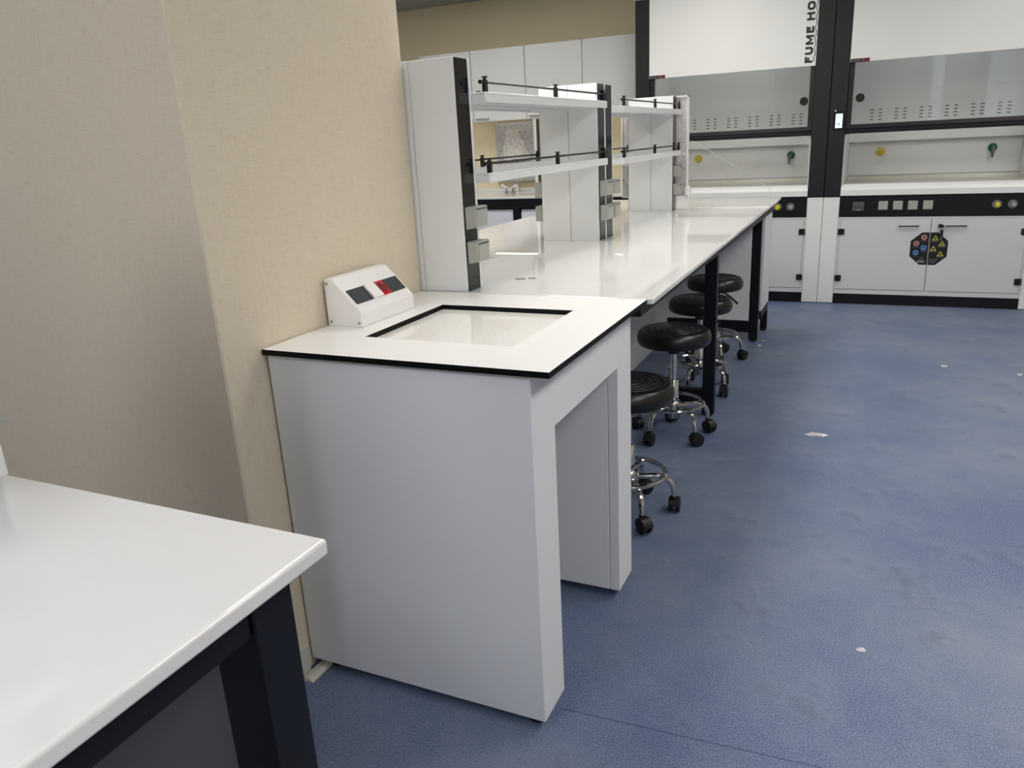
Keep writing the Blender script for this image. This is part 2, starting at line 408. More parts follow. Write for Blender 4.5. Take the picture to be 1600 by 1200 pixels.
for x, z1_ in ((LX0, H - .0162), (-.088, .1445)):
    l = MB().box(x - .022, x + .022, 4.10, 4.145, .012, z1_, bev=.002).build('leg', 'navy', t)
    MB().cyl((x, 4.12, 0), (x, 4.12, .012), .02, .016, n=14).build('foot', 'rubber', l)
for x in (LX0, LX1):
    for y0, y1 in ((.823, 2.277), (2.323, 3.777), (3.823, 4.087)):
        if x < -1: MB().box(x - .02, x + .02, y0, y1, .80, H - .0165, bev=.002).build('long_rail', 'navy', t)
MB().box(-.0845, -.021, .745, 3.80, .845, H - .0165, bev=.002).build('long_rail', 'navy', t)
cp = MB().box(XC - .03, XC + .0, .76, 3.777, .012, H - .0165, bev=.001); cp.box(XC - .025, XC - .005, .78, 3.7, 0, .012)
cp.build('centre_panel', 'panel', t)
# the sink cabinet hung at the far end between the last two frames
t = thing('sink_cabinet', 'white under-bench cabinet at the far end of the island bench', 'cabinet', (XC, 4.0, 0))
MB().box(LX0 + .029, rx - .058, 3.7785, 3.785, .142, .865, bev=.001).build('front_panel', 'panel', t)
MB().box(LX0 + .029, rx - .058, 3.824, 4.085, .20, .225, bev=.001).build('base_panel', 'panel', t)
MB().box(rx + .0005, rx + .016, 3.824, 4.17, .20, .868, bev=.0015).build('side_panel', 'panel', t)
MB().box(rx + .0005, rx + .014, 3.824, 4.155, .145, .199, bev=.0015).build('side_rail', 'navy', t)

# ------------------------------------------------------------------ reagent racks on the bench
def socket_cover(parent, side, xs, y0, y1, z0, z1):
    h = .036
    xa, xb = (xs, xs + h) if side > 0 else (xs - h, xs)
    bd = MB().prism([(xa, z0), (xb, z0 + .006 if side > 0 else z0), (xb, z1), (xa, z1)], 'y', y0, y1, bev=.0025)
    o = bd.build('socket_cover', 'socket_grey', parent)
    xo = xb if side > 0 else xa - .0015
    MB().box(xo, xo + .0015, y0 + .006, y1 - .006, z0 + .012, z1 - .010, bev=.0005).build('lid', 'socket_grey', o)
    MB().box(xo, xo + .0018, y0 + .008, y1 - .008, z1 - .0085, z1 - .0065).build('lid_gap', 'black', o)

def rack_post(parent, y0, y1, zt, seam=-.677, x0=-.812, x1=-.548, sockets=True, sides=(1, -1), yy=None):
    b = MB()
    b.box(x0, seam - .0009, y0, y1, H, zt, bev=.0015)
    b.box(seam + .0009, x1, y0, y1, H, zt, bev=.0015)
    post = b.build('post', 'panel', parent)
    ya, yb = (y0 + .006, y1 - .012) if yy is None else yy
    for s in sides:
        xs = x1 if s > 0 else x0
        st = MB().box(xs if s > 0 else xs - .003, xs + .003 if s > 0 else xs, ya, yb, H + .0005, zt - .001, bev=.0008)
        st.build('black_strip', 'black_gloss', post)
        jx = xs + .0031 if s > 0 else xs - .0033
        MB().box(jx, jx + .0002, ya, yb, H + .338, H + .3395).build('strip_joint', 'black', post)
        if sockets:
            for z in (1.090, .986):
                socket_cover(post, s, xs + .003 if s > 0 else xs - .003, ya + .002, yb + .008, z, z + .068)
    return post

def shelf(parent, y0, y1, z1, ext, xl, xr, notch=0.0):
    th = .028
    b = MB()
    if notch: poly = [(xl + .035, y0), (xr - .035, y0), (xr, y0 + .095), (xr, y1), (xl, y1), (xl, y0 + .095)]
    else: poly = [(xl, y0), (xr, y0), (xr, y1), (xl, y1)]
    b.prism(poly, 'z', z1 - .006, z1, bev=.0015)
    # folded rims and two ribs under the deck
    t0 = y0 + (.095 if notch else .0122)
    b.box(xr - .02, xr, t0, y1, z1 - th, z1 - .0061, bev=.0015); b.box(xl, xl + .02, t0, y1, z1 - th, z1 - .0061, bev=.0015)
    if notch:
        b.prism([(xr - .035, y0), (xr, y0 + .095), (xr - .02, y0 + .095), (xr - .05, y0 + .012), (xl + .05, y0 + .012), (xl + .02, y0 + .095), (xl, y0 + .095), (xl + .035, y0)], 'z', z1 - th, z1 - .0061)
    else: b.box(xl, xr, y0, y0 + .012, z1 - th, z1 - .0061, bev=.001)
    b.box(xr - .13, xr - .105, y0 + .03, y1 - .02, z1 - th + .004, z1 - .0061, bev=.001)
    b.box(xl + .105, xl + .13, y0 + .03, y1 - .02, z1 - th + .004, z1 - .0061, bev=.001)
    b.box(xl + .02, xr - .02, y1 - .012, y1, z1 - th, z1 - .0061, bev=.001)
    sh = b.build('shelf', 'panel', parent)
    for sx in (-1, 1):                                            # rim running past the far post
        xe = xr if sx > 0 else xl
        MB().box(min(xe, xe - sx * .032), max(xe, xe - sx * .032), y1 + .0003, y1 + ext, z1 - th, z1, bev=.0015).build('rim_end', 'panel', sh)
    return sh

def guard_rail(parent, y0, y1, z, ups, xl, xr):
    for x in (xr - .012, xl + .012):
        b = MB(); b.cyl((x, y0 - .028, z + .028), (x, y1, z + .028), .0038, n=10)
        b.cyl((x, y0 - .034, z + .028), (x, y0 - .026, z + .028), .006, n=10)
        rl = b.build('guard_rail', 'black', parent)
        for y in ups:
            w = MB(); w.box(x - .006, x + .006, y - .009, y + .009, z, z + .036, bev=.0015)
            w.cyl((x, y, z + .036), (x, y, z + .041), .005, n=10); w.cyl((x, y, z + .041), (x, y, z + .0445), .0095, n=12)
            w.build('upright', 'black', rl)

def rack(label, loc, pa, pb, sA, sB, ry, notch, ext, xl, xr):
    t = thing('reagent_rack', label, 'rack', loc, 'two-shelf racks standing on the benches')
    rack_post(t, pa[0], pa[1], pa[2], seam=pa[3], yy=pa[4], x0=pa[5], x1=pa[6]); rack_post(t, pb[0], pb[1], pb[2], yy=pb[4], x0=pb[5], x1=pb[6])
    for z in (sA, sB):
        shelf(t, pa[1] + .0005, pb[0] - .0005, z, ext, xl, xr, notch); guard_rail(t, ry[0], ry[-1] + .01, z, ry, xl, xr)
    return t
rack('tall white two-shelf rack nearest the balance table, first on the island bench', (XC, 1.4, H),
     (.743, .846, 1.580, -.722, (.748, .826), -.838, -.571), (1.948, 2.050, 1.557, -.677, (1.955, 2.034), -.812, -.545), 1.486, 1.251, (.875, 1.455, 2.01), 0, .078, -.865, -.525)
rack('tall white two-shelf rack with chamfered shelves at the far end of the island bench', (XC, 2.7, H),
     (2.052, 2.156, 1.556, -.677, (2.060, 2.138), -.812, -.545), (3.322, 3.408, 1.545, -.677, (3.326, 3.40), -.815, -.548), 1.4705, 1.2425, (2.29, 2.85, 3.40), .07, .085, -.852, -.518)

# drying rack fixed behind the last post, seen from its back
t = thing('drying_rack', 'white plastic drying rack seen from behind at the far end of the island bench', 'drying rack', (XC, 3.43, H))
dx0, dx1, dy, dz0, dz1 = -.885, -.478, 3.412, .972, 1.545
b = MB(); b.box(dx0, dx1, dy + .028, dy + .036, dz0, dz1, bev=.001)
for (xa, xb, za, zb) in ((dx0, dx0 + .009, dz0, dz1), (dx1 - .009, dx1, dz0, dz1), (dx0, dx1, dz1 - .009, dz1), (dx0, dx1, dz0, dz0 + .009)):
    b.box(xa, xb, dy, dy + .030, za, zb, bev=.001)
for i in range(1, 6):
    z = dz0 + i * (dz1 - dz0) / 6; b.box(dx0 + .009, dx1 - .009, dy + .022, dy + .029, z - .0015, z + .0015)
b.build('board', 'white_plastic', t)
for i in range(8):
    for x in (dx1 - .033, dx1 - .062, dx0 + .033, dx0 + .062):
        z = dz0 + .045 + i * .068 + (.0 if abs(x - dx1) < .05 or abs(x - dx0) < .05 else .03)
        if z > dz1 - .03: continue
        MB().cyl((x, dy + .028, z), (x, dy + .019, z), .009, .005, n=12).build('peg_socket', 'white_plastic', t)
b = MB(); b.box(dx1 - .02, dx1 + .012, dy + .005, dy + .045, dz0 - .004, dz0 + .06, bev=.004); b.build('drip_spout', 'white_plastic', t)
for x in (-.80, -.56):
    MB().box(x - .012, x + .012, dy + .036, dy + .05, H, dz0 + .25, bev=.002).build('support', 'white_plastic', t)

# clear splash guard
t = thing('splash_guard', 'clear splash guard with slanted top edge on the far end of the island bench', 'splash guard', (-.24, 3.47, H))
pts = [(-.470, H), (-.008, H), (-.008, 1.005), (-.40, 1.252), (-.470, 1.29)]
MB().prism(pts, 'y', 3.468, 3.474).build('pane', 'clear_glass', t)
b = MB(); b.prism([(-.008, H), (-.006, H), (-.006, 1.0055), (-.400, 1.2535), (-.470, 1.292), (-.470, 1.290), (-.4005, 1.2515), (-.008, 1.0045)], 'y', 3.468, 3.474)
b.build('edge', 'glass_edge', t)
MB().box(-.470, -.008, 3.464, 3.4675, H, H + .006).build('bottom_channel', 'white_plastic', t)

# a scrap of clear film on the bench
b = MB()
for (x, y, s, a) in ((-.50, .985, .012, .2), (-.465, 1.0, .010, 1.1)):
    b.tube([(x + s * 1.5 * math.cos(k), y + s * math.sin(k) * .8, H + .0016) for k in [2 * PI * i / 14 for i in range(14)]], .0012, 5, closed=True)
tag(b.build('plastic_clip', 'socket_grey'), 'tiny clear plastic clip lying on the worktop beside the lower grey socket', 'clip')

# ------------------------------------------------------------------ stools
def make_stool():
    t = bpy.data.objects.new('lab_stool', None); COL.objects.link(t); t.empty_display_size = .05
    R = .163; zs = .435; zt = .510
    prof = [(0, zs), (R - .03, zs), (R - .008, zs + .006), (R, zs + .02), (R + .001, zs + .042), (R - .004, zs + .058), (R - .014, zs + .069), (R - .028, zt - .003)]
    for g in (.118, .094, .068, .042):
        prof += [(g + .009, zt), (g + .004, zt - .002), (g, zt - .0075), (g - .004, zt - .002), (g - .009, zt)]
    prof += [(.02, zt - .002), (0, zt - .003)]
    MB().lathe(prof, n=56).build('seat', 'vinyl', t)
    b = MB(); b.lathe([(0, .395), (.027, .395), (.03, .41), (.05, .4345), (0, .4345)], n=24); b.build('seat_mount', 'black', t)
    b = MB(); b.lathe([(0, .26), (.014, .26), (.014, .396), (0, .396)], n=20); b.build('gas_lift', 'chrome', t)
    b = MB(); b.lathe([(0, .085), (.022, .085), (.025, .10), (.025, .262), (.020, .270), (0, .270)], n=24); b.build('column', 'chrome', t)
    b = MB(); b.lathe([(.0255, .118), (.036, .122), (.038, .132), (.038, .158), (.034, .166), (.0255, .168)], n=24); b.build('hub', 'chrome', t)
    b = MB(); b.tube([(.136 * math.cos(a), .136 * math.sin(a), .158) for a in [2 * PI * k / 48 for k in range(48)]], .0085, 10, closed=True); b.build('foot_ring', 'chrome', t)
    b = MB(); b.tube([(.02, 0, .418), (.06, .005, .410), (.10, .008, .380), (.135, .010, .345)], [.005, .005, .006, .0075], 8); b.build('lever', 'black', t)
    for k in range(5):
        a = 2 * PI * k / 5; ca, sa = math.cos(a), math.sin(a)
        path = [(.034, .143), (.08, .146), (.115, .146), (.138, .138), (.154, .122), (.163, .098), (.167, .062)]
        lg = MB(); lg.tube([(r_ * ca, r_ * sa, z) for r_, z in path], .0105, 10); l = lg.build('leg', 'chrome', t)
        # twin-wheel caster, turned to its own side
        th = a + (.9, -.5, .3, 1.4, -1.1)[k]; cx, cy = .167 * ca, .167 * sa
        fx, fy = math.cos(th), math.sin(th); px, py = -fy, fx
        c = MB(); c.cyl((cx, cy, .048), (cx, cy, .068), .012, n=14)
        wx, wy = cx + fx * .011, cy + fy * .010
        for s in (-1, 1):
            c.cyl((wx + px * s * .006, wy + py * s * .006, .0285), (wx + px * s * .0205, wy + py * s * .0205, .0285), .0285, n=22, bev=.004)
        # hood over the wheels
        n = 9; pr = []
        for i in range(n): q = PI * .02 + i / (n - 1) * PI * .96; pr.append((math.cos(q) * .0305, .0295 + math.sin(q) * .0305))
        tb = bmesh.new()
        A = [tb.verts.new((wx + fx * p_ - px * .019, wy + fy * p_ - py * .019, z)) for p_, z in pr]; B = [tb.verts.new((wx + fx * p_ + px * .019, wy + fy * p_ + py * .019, z)) for p_, z in pr]
        tb.faces.new(A); tb.faces.new(B[::-1])
        for i in range(n): tb.faces.new((A[i], B[i], B[(i + 1) % n], A[(i + 1) % n]))
        c._merge(tb, 0)
        c.build('caster', 'rubber', l)
    return t
def copy_tree(o, parent=None):
    c = o.copy(); COL.objects.link(c)
    if parent is not None: c.parent = parent
    for ch in list(o.children): copy_tree(ch, c)
    return c
stool = make_stool()
spots = [(-.19, 1.18, 159, 'black round stool closest to the white balance table, half hidden by it'),
         (-.217, 1.995, 102, 'black round stool standing whole in front of the first bench leg'),
         (-.24, 2.69, 45, 'black round stool crossed by the dark bench leg in front of it'),
         (-.28, 3.31, 8, 'black round stool farthest along the bench, next to the sink cabinet')]
allst = [stool] + [copy_tree(stool) for _ in spots[1:]]
for o, (x, y, a, lb), zo in zip(allst, spots, (0, 0, 0, 0)):
    o.location = (x, y, 0); o.rotation_euler = (0, 0, math.radians(a)); tag(o, lb, 'stool', 'lab stools under the island bench')

# ------------------------------------------------------------------ fume hoods
YH = 5.12
STROKES = {}
def letter_polys(ch, w, h, s):
    """bold square letters as rectangles/polygons in a box w wide and h high, stroke s"""
    if ch == 'F': return [[(0, 0), (s, 0), (s, h), (0, h)], [(s, h - s), (w, h - s), (w, h), (s, h)], [(s, h * .42), (w * .85, h * .42), (w * .85, h * .42 + s * .9), (s, h * .42 + s * .9)]]
    if ch == 'E': return [[(0, 0), (s, 0), (s, h), (0, h)], [(s, h - s), (w, h - s), (w, h), (s, h)], [(s, 0), (w, 0), (w, s), (s, s)], [(s, h * .45), (w * .88, h * .45), (w * .88, h * .45 + s * .9), (s, h * .45 + s * .9)]]
    if ch == 'H': return [[(0, 0), (s, 0), (s, h), (0, h)], [(w - s, 0), (w, 0), (w, h), (w - s, h)], [(s, h * .42), (w - s, h * .42), (w - s, h * .42 + s), (s, h * .42 + s)]]
    if ch == 'M':
        k = w / 2
        return [[(0, 0), (s, 0), (s, h), (0, h)], [(w - s, 0), (w, 0), (w, h), (w - s, h)], [(s, h), (k, h * .42), (k, h * .42 - s * 1.1), (s, h - s * 1.9)], [(w - s, h), (w - s, h - s * 1.9), (k, h * .42 - s * 1.1), (k, h * .42)]]
    c = s * .9
    if ch == 'U': return [[(0, c), (s, c), (s, h), (0, h)], [(w - s, c), (w, c), (w, h), (w - s, h)], [(c, 0), (w - c, 0), (w, c), (w - s, c + .4 * s), (w - s * 1.3, s), (s * 1.3, s), (s, c + .4 * s), (0, c)]]
    if ch == 'O': return [[(0, c), (s, c), (s, h - c), (0, h - c)], [(w - s, c), (w, c), (w, h - c), (w - s, h - c)], [(c, 0), (w - c, 0), (w, c), (w - s, c + .4 * s), (w - s * 1.3, s), (s * 1.3, s), (s, c + .4 * s), (0, c)],
                          [(0, h - c), (s, h - c - .4 * s), (s * 1.3, h - s), (w - s * 1.3, h - s), (w - s, h - c - .4 * s), (w, h - c), (w - c, h), (c, h)]]
    if ch == 'D': return [[(0, 0), (s, 0), (s, h), (0, h)], [(w - s, c), (w, c), (w, h - c), (w - s, h - c)], [(s, 0), (w - c, 0), (w, c), (w - s, c + .4 * s), (w - s * 1.3, s), (s, s)],
                          [(s, h - s), (w - s * 1.3, h - s), (w - s, h - c - .4 * s), (w, h - c), (w - c, h), (s, h)]]
    return []

def disc(mb, x, z, y, r, dpt, mi, n=20): mb.cyl((x, y, z), (x, y - dpt, z), r, n=n, mi=mi)

def warning_half(parent, side, cx, cz, gap=.004):
    """half of a black octagonal warning sticker; side -1 left door, +1 right door"""
    y = YH - .0045
    K = [(0, .1185), (.052, .1185), (.122, .056), (.122, -.056), (.052, -.1185), (0, -.1185)]
    poly = [(cx + side * max(px, gap), cz + pz) for px, pz in K]
    mb = MB(); mb.prism(poly, 'y', y, y + .0012, mi=0)
    if side < 0:
        for (dx, dz, m1, m2) in ((-.036, .083, 1, 2), (-.084, .038, 1, 2), (-.034, .006, 3, 4), (-.083, -.030, 3, 4)):
            disc(mb, cx + dx, cz + dz, y, .0195, .0006, m1)
            if m1 == 1:
                disc(mb, cx + dx, cz + dz, y - .0006, .0115, .0004, 2, 12)
                mb.box(cx + dx - .015, cx + dx + .015, y - .0014, y - .0010, cz + dz - .0012, cz + dz + .0024, mi=1)
            else:
                mb.box(cx + dx - .012, cx + dx + .012, y - .0010, y - .0006, cz + dz - .004, cz + dz + .004, mi=4)
                mb.box(cx + dx - .005, cx + dx + .005, y - .0012, y - .0010, cz + dz + .003, cz + dz + .010, mi=4)
            mb.box(cx + dx - .022, cx + dx + .020, y - .0005, y, cz + dz - .0275, cz + dz - .0245, mi=5)
        for (dx, dz) in ((-.042, -.066), (-.050, -.076), (-.034, -.077)): disc(mb, cx + dx, cz + dz, y, .003, .0006, 6, 10)
        for i, wd in enumerate((.008, .006, .008, .005, .007)):
            mb.box(cx - .066 + i * .0098, cx - .066 + i * .0098 + wd, y - .0005, y, cz - .098, cz - .088, mi=6)
        mb.box(cx - .064, cx - .020, y - .0005, y, cz - .106, cz - .103, mi=5)
    else:
        for (dx, dz) in ((.038, .074), (.083, .034), (.030, -.002), (.079, -.040)):
            tri = [(cx + dx - .024, cz + dz - .015), (cx + dx + .024, cz + dz - .015), (cx + dx, cz + dz + .026)]
            mb.prism(tri, 'y', y - .0006, y, mi=7)
            mb.box(cx + dx - .004, cx + dx + .004, y - .0010, y - .0006, cz + dz - .009, cz + dz + .008, mi=0)
            disc(mb, cx + dx, cz + dz + .0, y - .0006, .0058, .0005, 0, 10)
            mb.box(cx + dx - .024, cx + dx + .022, y - .0005, y, cz + dz - .0235, cz + dz - .0205, mi=5)
        for i, wd in enumerate((.056, .050, .044, .034)):
            mb.box(cx + .010, cx + .010 + wd, y - .0005, y, cz - .080 - i * .009, cz - .0765 - i * .009, mi=5)
    return mb.build('warning_sticker', ['sticker_black', 'sign_red', 'sign_darkred', 'sign_blue', 'sign_deepblue', 'sign_text', 'sign_white', 'sign_yellow'], parent, 'half of a black octagonal warning sticker with pictograms')

def fume_hood(x0, label, lettering, warn, display, end_left, end_right):
    """x0: left edge of the left column; the unit is 1.472 m wide"""
    W = 1.4715; cw = .1155; xa, xb = x0 + cw, x0 + W - cw - .0005   # clear opening
    xr = x0 + W - .0005
    t = thing('fume_hood', label, 'fume hood', (x0 + W / 2, 5.5, 0), 'fume hoods along the far wall')
    # columns
    for (c0, c1) in ((x0, xa), (xb, xr)):
        MB().box(c0 + .0006, c1 - .0006, YH, 5.93, .815, 2.34, bev=.003).build('column', 'hood_black', t)
        MB().box(c0 + .0006, c1 - .0006, YH + .001, 5.93, .004, .8145, bev=.003).build('column_base', 'hood_white', t)
    # upper front panel
    pan = MB().box(xa - .0, xb + .0, YH - .004, YH + .018, 1.7585, 2.345, bev=.002).build('upper_panel', 'hood_white', t)
    npl = MB(); yq = YH - .0042
    npl.box(xa + .003, xa + .075, yq - .0008, yq, 1.758, 1.783, mi=0); npl.box(xa + .075, xa + .128, yq - .0008, yq, 1.758, 1.783, mi=1)
    for i in range(7): npl.box(xa + .010 + i * .009, xa + .016 + i * .009, yq - .0012, yq - .0008, 1.769, 1.776, mi=2)
    npl.box(xa + .012, xa + .068, yq - .0012, yq - .0008, 1.7625, 1.7645, mi=2)
    disc(npl, xa + .088, 1.771, yq - .0008, .0035, .0005, 3, 10)
    npl.build('name_plate', ['sticker_black', 'plate_red', 'sign_text', 'sign_white'], pan, 'small black and dark red name plate')
    if lettering:
        # vertical text, read from bottom to top: the letters' up points to the left
        tx = MB(); yl = YH - .0046; z = 1.781
        x_base = .049; hgt = .054; s = .0155
        words_ = [('F', .042), ('U', .054), ('M', .066), ('E', .044), (None, .026), ('H', .055), ('O', .058), ('O', .058), ('D', .058)]
        for ch, wd in words_:
            if ch:
                for poly in letter_polys(ch, wd, hgt, s):
                    tx.prism([(x_base - b_, z + a_) for a_, b_ in poly], 'y', yl - .0006, yl)
                z += wd + .0135
            else: z += wd
        zz = 1.790; i = 0
        while zz < 2.30:
            xo = .0550 if i % 2 == 0 else .0620
            tx.box(xo, xo + .0052, yl - .0006, yl, zz, zz + .036); zz += .0345; i += 1
        tx.build('lettering', 'letter', pan, 'black vertical lettering FUME HOOD with a dashed line')
    # interior
    yi0, yi1 = YH + .03, 5.89
    for (a, b_) in ((xa - .0003, xa + .012), (xb - .012, xb + .0003)):
        MB().box(a, b_, yi0, yi1, .875, 2.30).build('liner', 'hood_in', t)
    MB().box(xa, xb, 5.89, 5.905, .875, 2.32).build('back_liner', 'hood_in', t)
    MB().box(xa, xb, YH + .02, 5.89, 2.302, 2.32).build('roof', 'hood_in', t)
    bf = MB().box(xa + .0125, xb - .0125, 5.80, 5.806, 1.195, 2.22, bev=.001).build('baffle', 'hood_in', t)
    MB().box(xa + .0125, xb - .0125, 5.858, 5.864, .928, 1.215, bev=.001).build('lower_baffle', 'hood_in', t)
    g0 = x0 + .278
    sl = MB()
    for gi in range(6):
        for ci in range(2):
            for ri in range(4):
                cx = g0 + gi * .1755 + ci * .061; cz = 1.364 + ri * .0245
                sl.box(cx - .013, cx + .013, 5.7992, 5.8001, cz - .0034, cz + .0034)
    sl.build('vent_slots', 'slot', bf)
    hx = x0 + .182 if not end_left else x0 + W - .24 
    o = MB().cyl((hx, 5.7995, 1.536), (hx, 5.797, 1.536), .033, n=28).build('port_hole', 'black', bf)
    # outlets on the lower baffle
    for (vx, m_, nm) in ((x0 + .365, 'yellow', 'gas_outlet'), (x0 + 1.148, 'green', 'water_outlet')):
        b = MB(); b.cyl((vx, 5.858, 1.112), (vx, 5.838, 1.112), .033, .030, n=24)
        o = b.build(nm, m_, t, ('yellow round outlet' if m_ == 'yellow' else 'green outlet with a hanging spout'))
        n_ = MB()
        if m_ == 'green':
            n_.tube([(vx, 5.838, 1.112), (vx, 5.79, 1.112), (vx, 5.77, 1.103), (vx - .004, 5.765, 1.08), (vx - .004, 5.765, 1.04)], [.011, .011, .012, .011, .006], 12); n_.build('spout', 'valve_grey', o)
        else:
            n_.cyl((vx, 5.838, 1.112), (vx, 5.80, 1.104), .008, .005, n=12); n_.build('nozzle', 'yellow', o)
    # worktop with raised, sloping front lip
    MB().prism([(YH - .004, .826), (YH - .004, .866), (YH + .008, .888), (YH + .045, .905), (YH + .06, .892), (5.835, .892), (5.845, .925), (5.857, .925), (5.857, .826)], 'x', xa + .0125, xb - .0125, bev=.0).build('ceramic_worktop', 'cream', t)
    MB().prism([(YH - .008, .826), (YH - .008, .866), (YH + .006, .890), (YH + .044, .9065), (YH + .05, .9065), (YH + .05, .9045), (YH + .0445, .9045), (YH + .008, .888), (YH - .0045, .866), (YH - .0045, .826)], 'x', xa + .001, xb - .001).build('front_lip', 'hood_white', t)
    # sash: side guides, pane and the bar one lifts it by
    for (a, b_) in ((xa + .0005, xa + .034), (xb - .034, xb - .0005)):
        MB().box(a, b_, YH + .022, YH + .05, 1.27, 1.80, bev=.001).build('sash_guide', 'black', t)
    sash = MB().box(xa + .034, xb - .034, YH + .030, YH + .036, 1.33, 1.95).build('sash_pane', 'sash_glass', t)
    sb = MB(); sb.prism([(YH + .002, 1.276), (YH + .002, 1.296), (YH + .016, 1.308), (YH + .022, 1.335), (YH + .044, 1.335), (YH + .044, 1.27), (YH + .012, 1.27)], 'x', xa + .001, xb - .001, bev=.001)
    sb.build('sash_bar', 'fascia', t)
    # glow added under the roof to brighten the interior
    MB().box(xa + .25, xb - .25, 5.35, 5.48, 2.285, 2.3015, bev=.002).build('added_glow', 'hood_fill', t)
    # control fascia
    fa = MB().box(xa + .001, xb - .001, YH + .002, YH + .06, .666, .8255, bev=.002).build('control_fascia', 'fascia', t)
    fx = lambda v: x0 + v
    y = YH + .0015
    if True:
        b = MB(); b.box(fx(.207), fx(.287), y - .012, y, .714, .778, bev=.002, mi=0); b.box(fx(.212), fx(.282), y - .016, y - .012, .724, .764, bev=.002, mi=0)
        for i in range(3): b.prism([(fx(.221) + i * .017, .735), (fx(.233) + i * .017, .735), (fx(.227) + i * .017, .751)], 'y', y - .0168, y - .0160, mi=1)
        b.box(fx(.233), fx(.261), y - .018, y - .012, .7155, .7215, bev=.001, mi=2)
        b.build('breaker_box', ['dark_grey', 'black', 'socket_grey'], fa, 'grey breaker cover with three arrows')
        for i in range(4):
            cx = fx(.415) + i * .0985
            c_ = MB().box(cx - .032, cx + .032, y - .014, y, .718, .782, bev=.003).build('socket_cover', 'socket_grey', fa)
            MB().box(cx - .027, cx + .027, y - .0155, y - .014, .723, .770, bev=.0006).build('lid', 'socket_grey', c_)
    for (vx, m_) in ((fx(1.141), 'yellow'), (fx(1.236), 'socket_grey')):
        b = MB(); b.cyl((vx, y, .748), (vx, y - .008, .748), .031, .028, n=26); o = b.build('valve_rosette', 'valve_grey', fa)
        kb = MB(); kb.cyl((vx + .002, y - .008, .746), (vx + .002, y - .035, .746), .020, .017, n=18, bev=.003); 
        if m_ != 'yellow': kb = MB(); kb.cyl((vx + .004, y - .008, .746), (vx + .004, y - .032, .746), .017, .013, n=18, bev=.003); kb.cyl((vx + .004, y - .032, .746), (vx + .004, y - .034, .746), .007, n=12)
        kb.build('knob', m_, o)
    # base cabinet
    bc = MB(); d0, d1 = .118, .652
    bc.box(xa + .001, xb - .001, YH + .002, YH + .02, .0805, d0 - .002, bev=.001); bc.box(xa + .001, xb - .001, YH + .002, YH + .02, d1 + .002, .6655, bev=.001)
    bc.box(xa + .001, xa + .0135, YH + .002, YH + .02, d0 - .002, d1 + .002); bc.box(xb - .0135, xb - .001, YH + .002, YH + .02, d0 - .002, d1 + .002)
    bc.box(xa + .001, xb - .001, YH + .026, 5.88, .0805, .664)
    bc.build('base_cabinet', 'door_white', t)
    xm = x0 + .745
    for s, (a, b_) in ((-1, (xa + .0155, xm - .002)), (1, (xm + .002, xb - .0155))):
        dr = MB().box(a, b_, YH - .0025, YH + .018, d0, d1, bev=.0015).build('door', 'door_white', t)
        hxc = x0 + .598 if s < 0 else x0 + .904
        hb = MB(); hb.box(hxc - .068, hxc + .068, YH - .030, YH - .022, .596, .604, bev=.0015)
        for q in (-.060, .060): hb.box(hxc + q - .004, hxc + q + .004, YH - .024, YH - .0025, .597, .603)
        hb.build('handle', 'black', dr)
        for hz in (.558, .203):
            hx_ = (a + .010) if s < 0 else (b_ - .010)
            hg = MB(); hg.box(hx_ - .022, hx_ + .022, YH - .012, YH - .0027, hz - .022, hz + .022, bev=.002); hg.cyl((hx_, YH - .008, hz - .023), (hx_, YH - .008, hz + .023), .007, n=12)
            hg.build('hinge', 'black', dr)
        if warn: warning_half(dr, s, x0 + .745, .434)
        if s > 0:
            lk = MB(); lk.cyl((x0 + .805, YH - .0027, .601), (x0 + .805, YH - .016, .601), .014, n=18, bev=.001); lk.build('lock', 'black', dr)
    MB().box(xa + .001, xb - .001, YH + .006, YH + .05, .003, .080, bev=.001).build('plinth', 'navy', t)
    if display:
        dd = MB().box(x0 + .030, x0 + .108, YH - .006, YH - .0003, 1.300, 1.438, bev=.002).build('display', 'black_gloss', t, 'small lit control screen on the column')
        sc = MB(); ys = YH - .0062; sx0_, sx1_, sz0, sz1 = x0 + .046, x0 + .092, 1.316, 1.414
        sc.box(sx0_, sx1_, ys - .0006, ys, sz0, sz1); sc.build('screen', 'screen', dd)
        gl = MB(); yg = ys - .0007; cx = (sx0_ + sx1_) / 2
        for (dx, dz) in ((0, .014), (0, -.006), (-.012, .004), (.012, .004)): gl.cyl((cx + dx, yg, 1.366 + dz), (cx + dx, yg - .0004, 1.366 + dz), .0032, n=10)
        gl.box(cx - .013, cx + .011, yg - .0004, yg, 1.335, 1.349); gl.box(cx - .013, cx + .011, yg - .0004, yg, 1.326, 1.328)
        gl.box(cx + .003, cx + .018, yg - .0004, yg, 1.401, 1.404)
        gl.cyl((cx - .009, yg, 1.400), (cx - .009, yg - .0003, 1.400), .006, n=14)
        gl.build('screen_symbols', 'screen_glyph', dd)
        MB().cyl((x0 + .041, YH - .0003, 1.437), (x0 + .041, YH - .0072, 1.437), .004, n=10).build('indicator_lamp', 'led_dot', dd)
    return t
fume_hood(-1.283, 'white fume hood with the FUME HOOD lettering beside its right column, left of the two', True, False, False, True, False)
fume_hood(.1895, 'white fume hood with a lit control screen and a black octagon sticker across its doors', False, True, True, False, True)

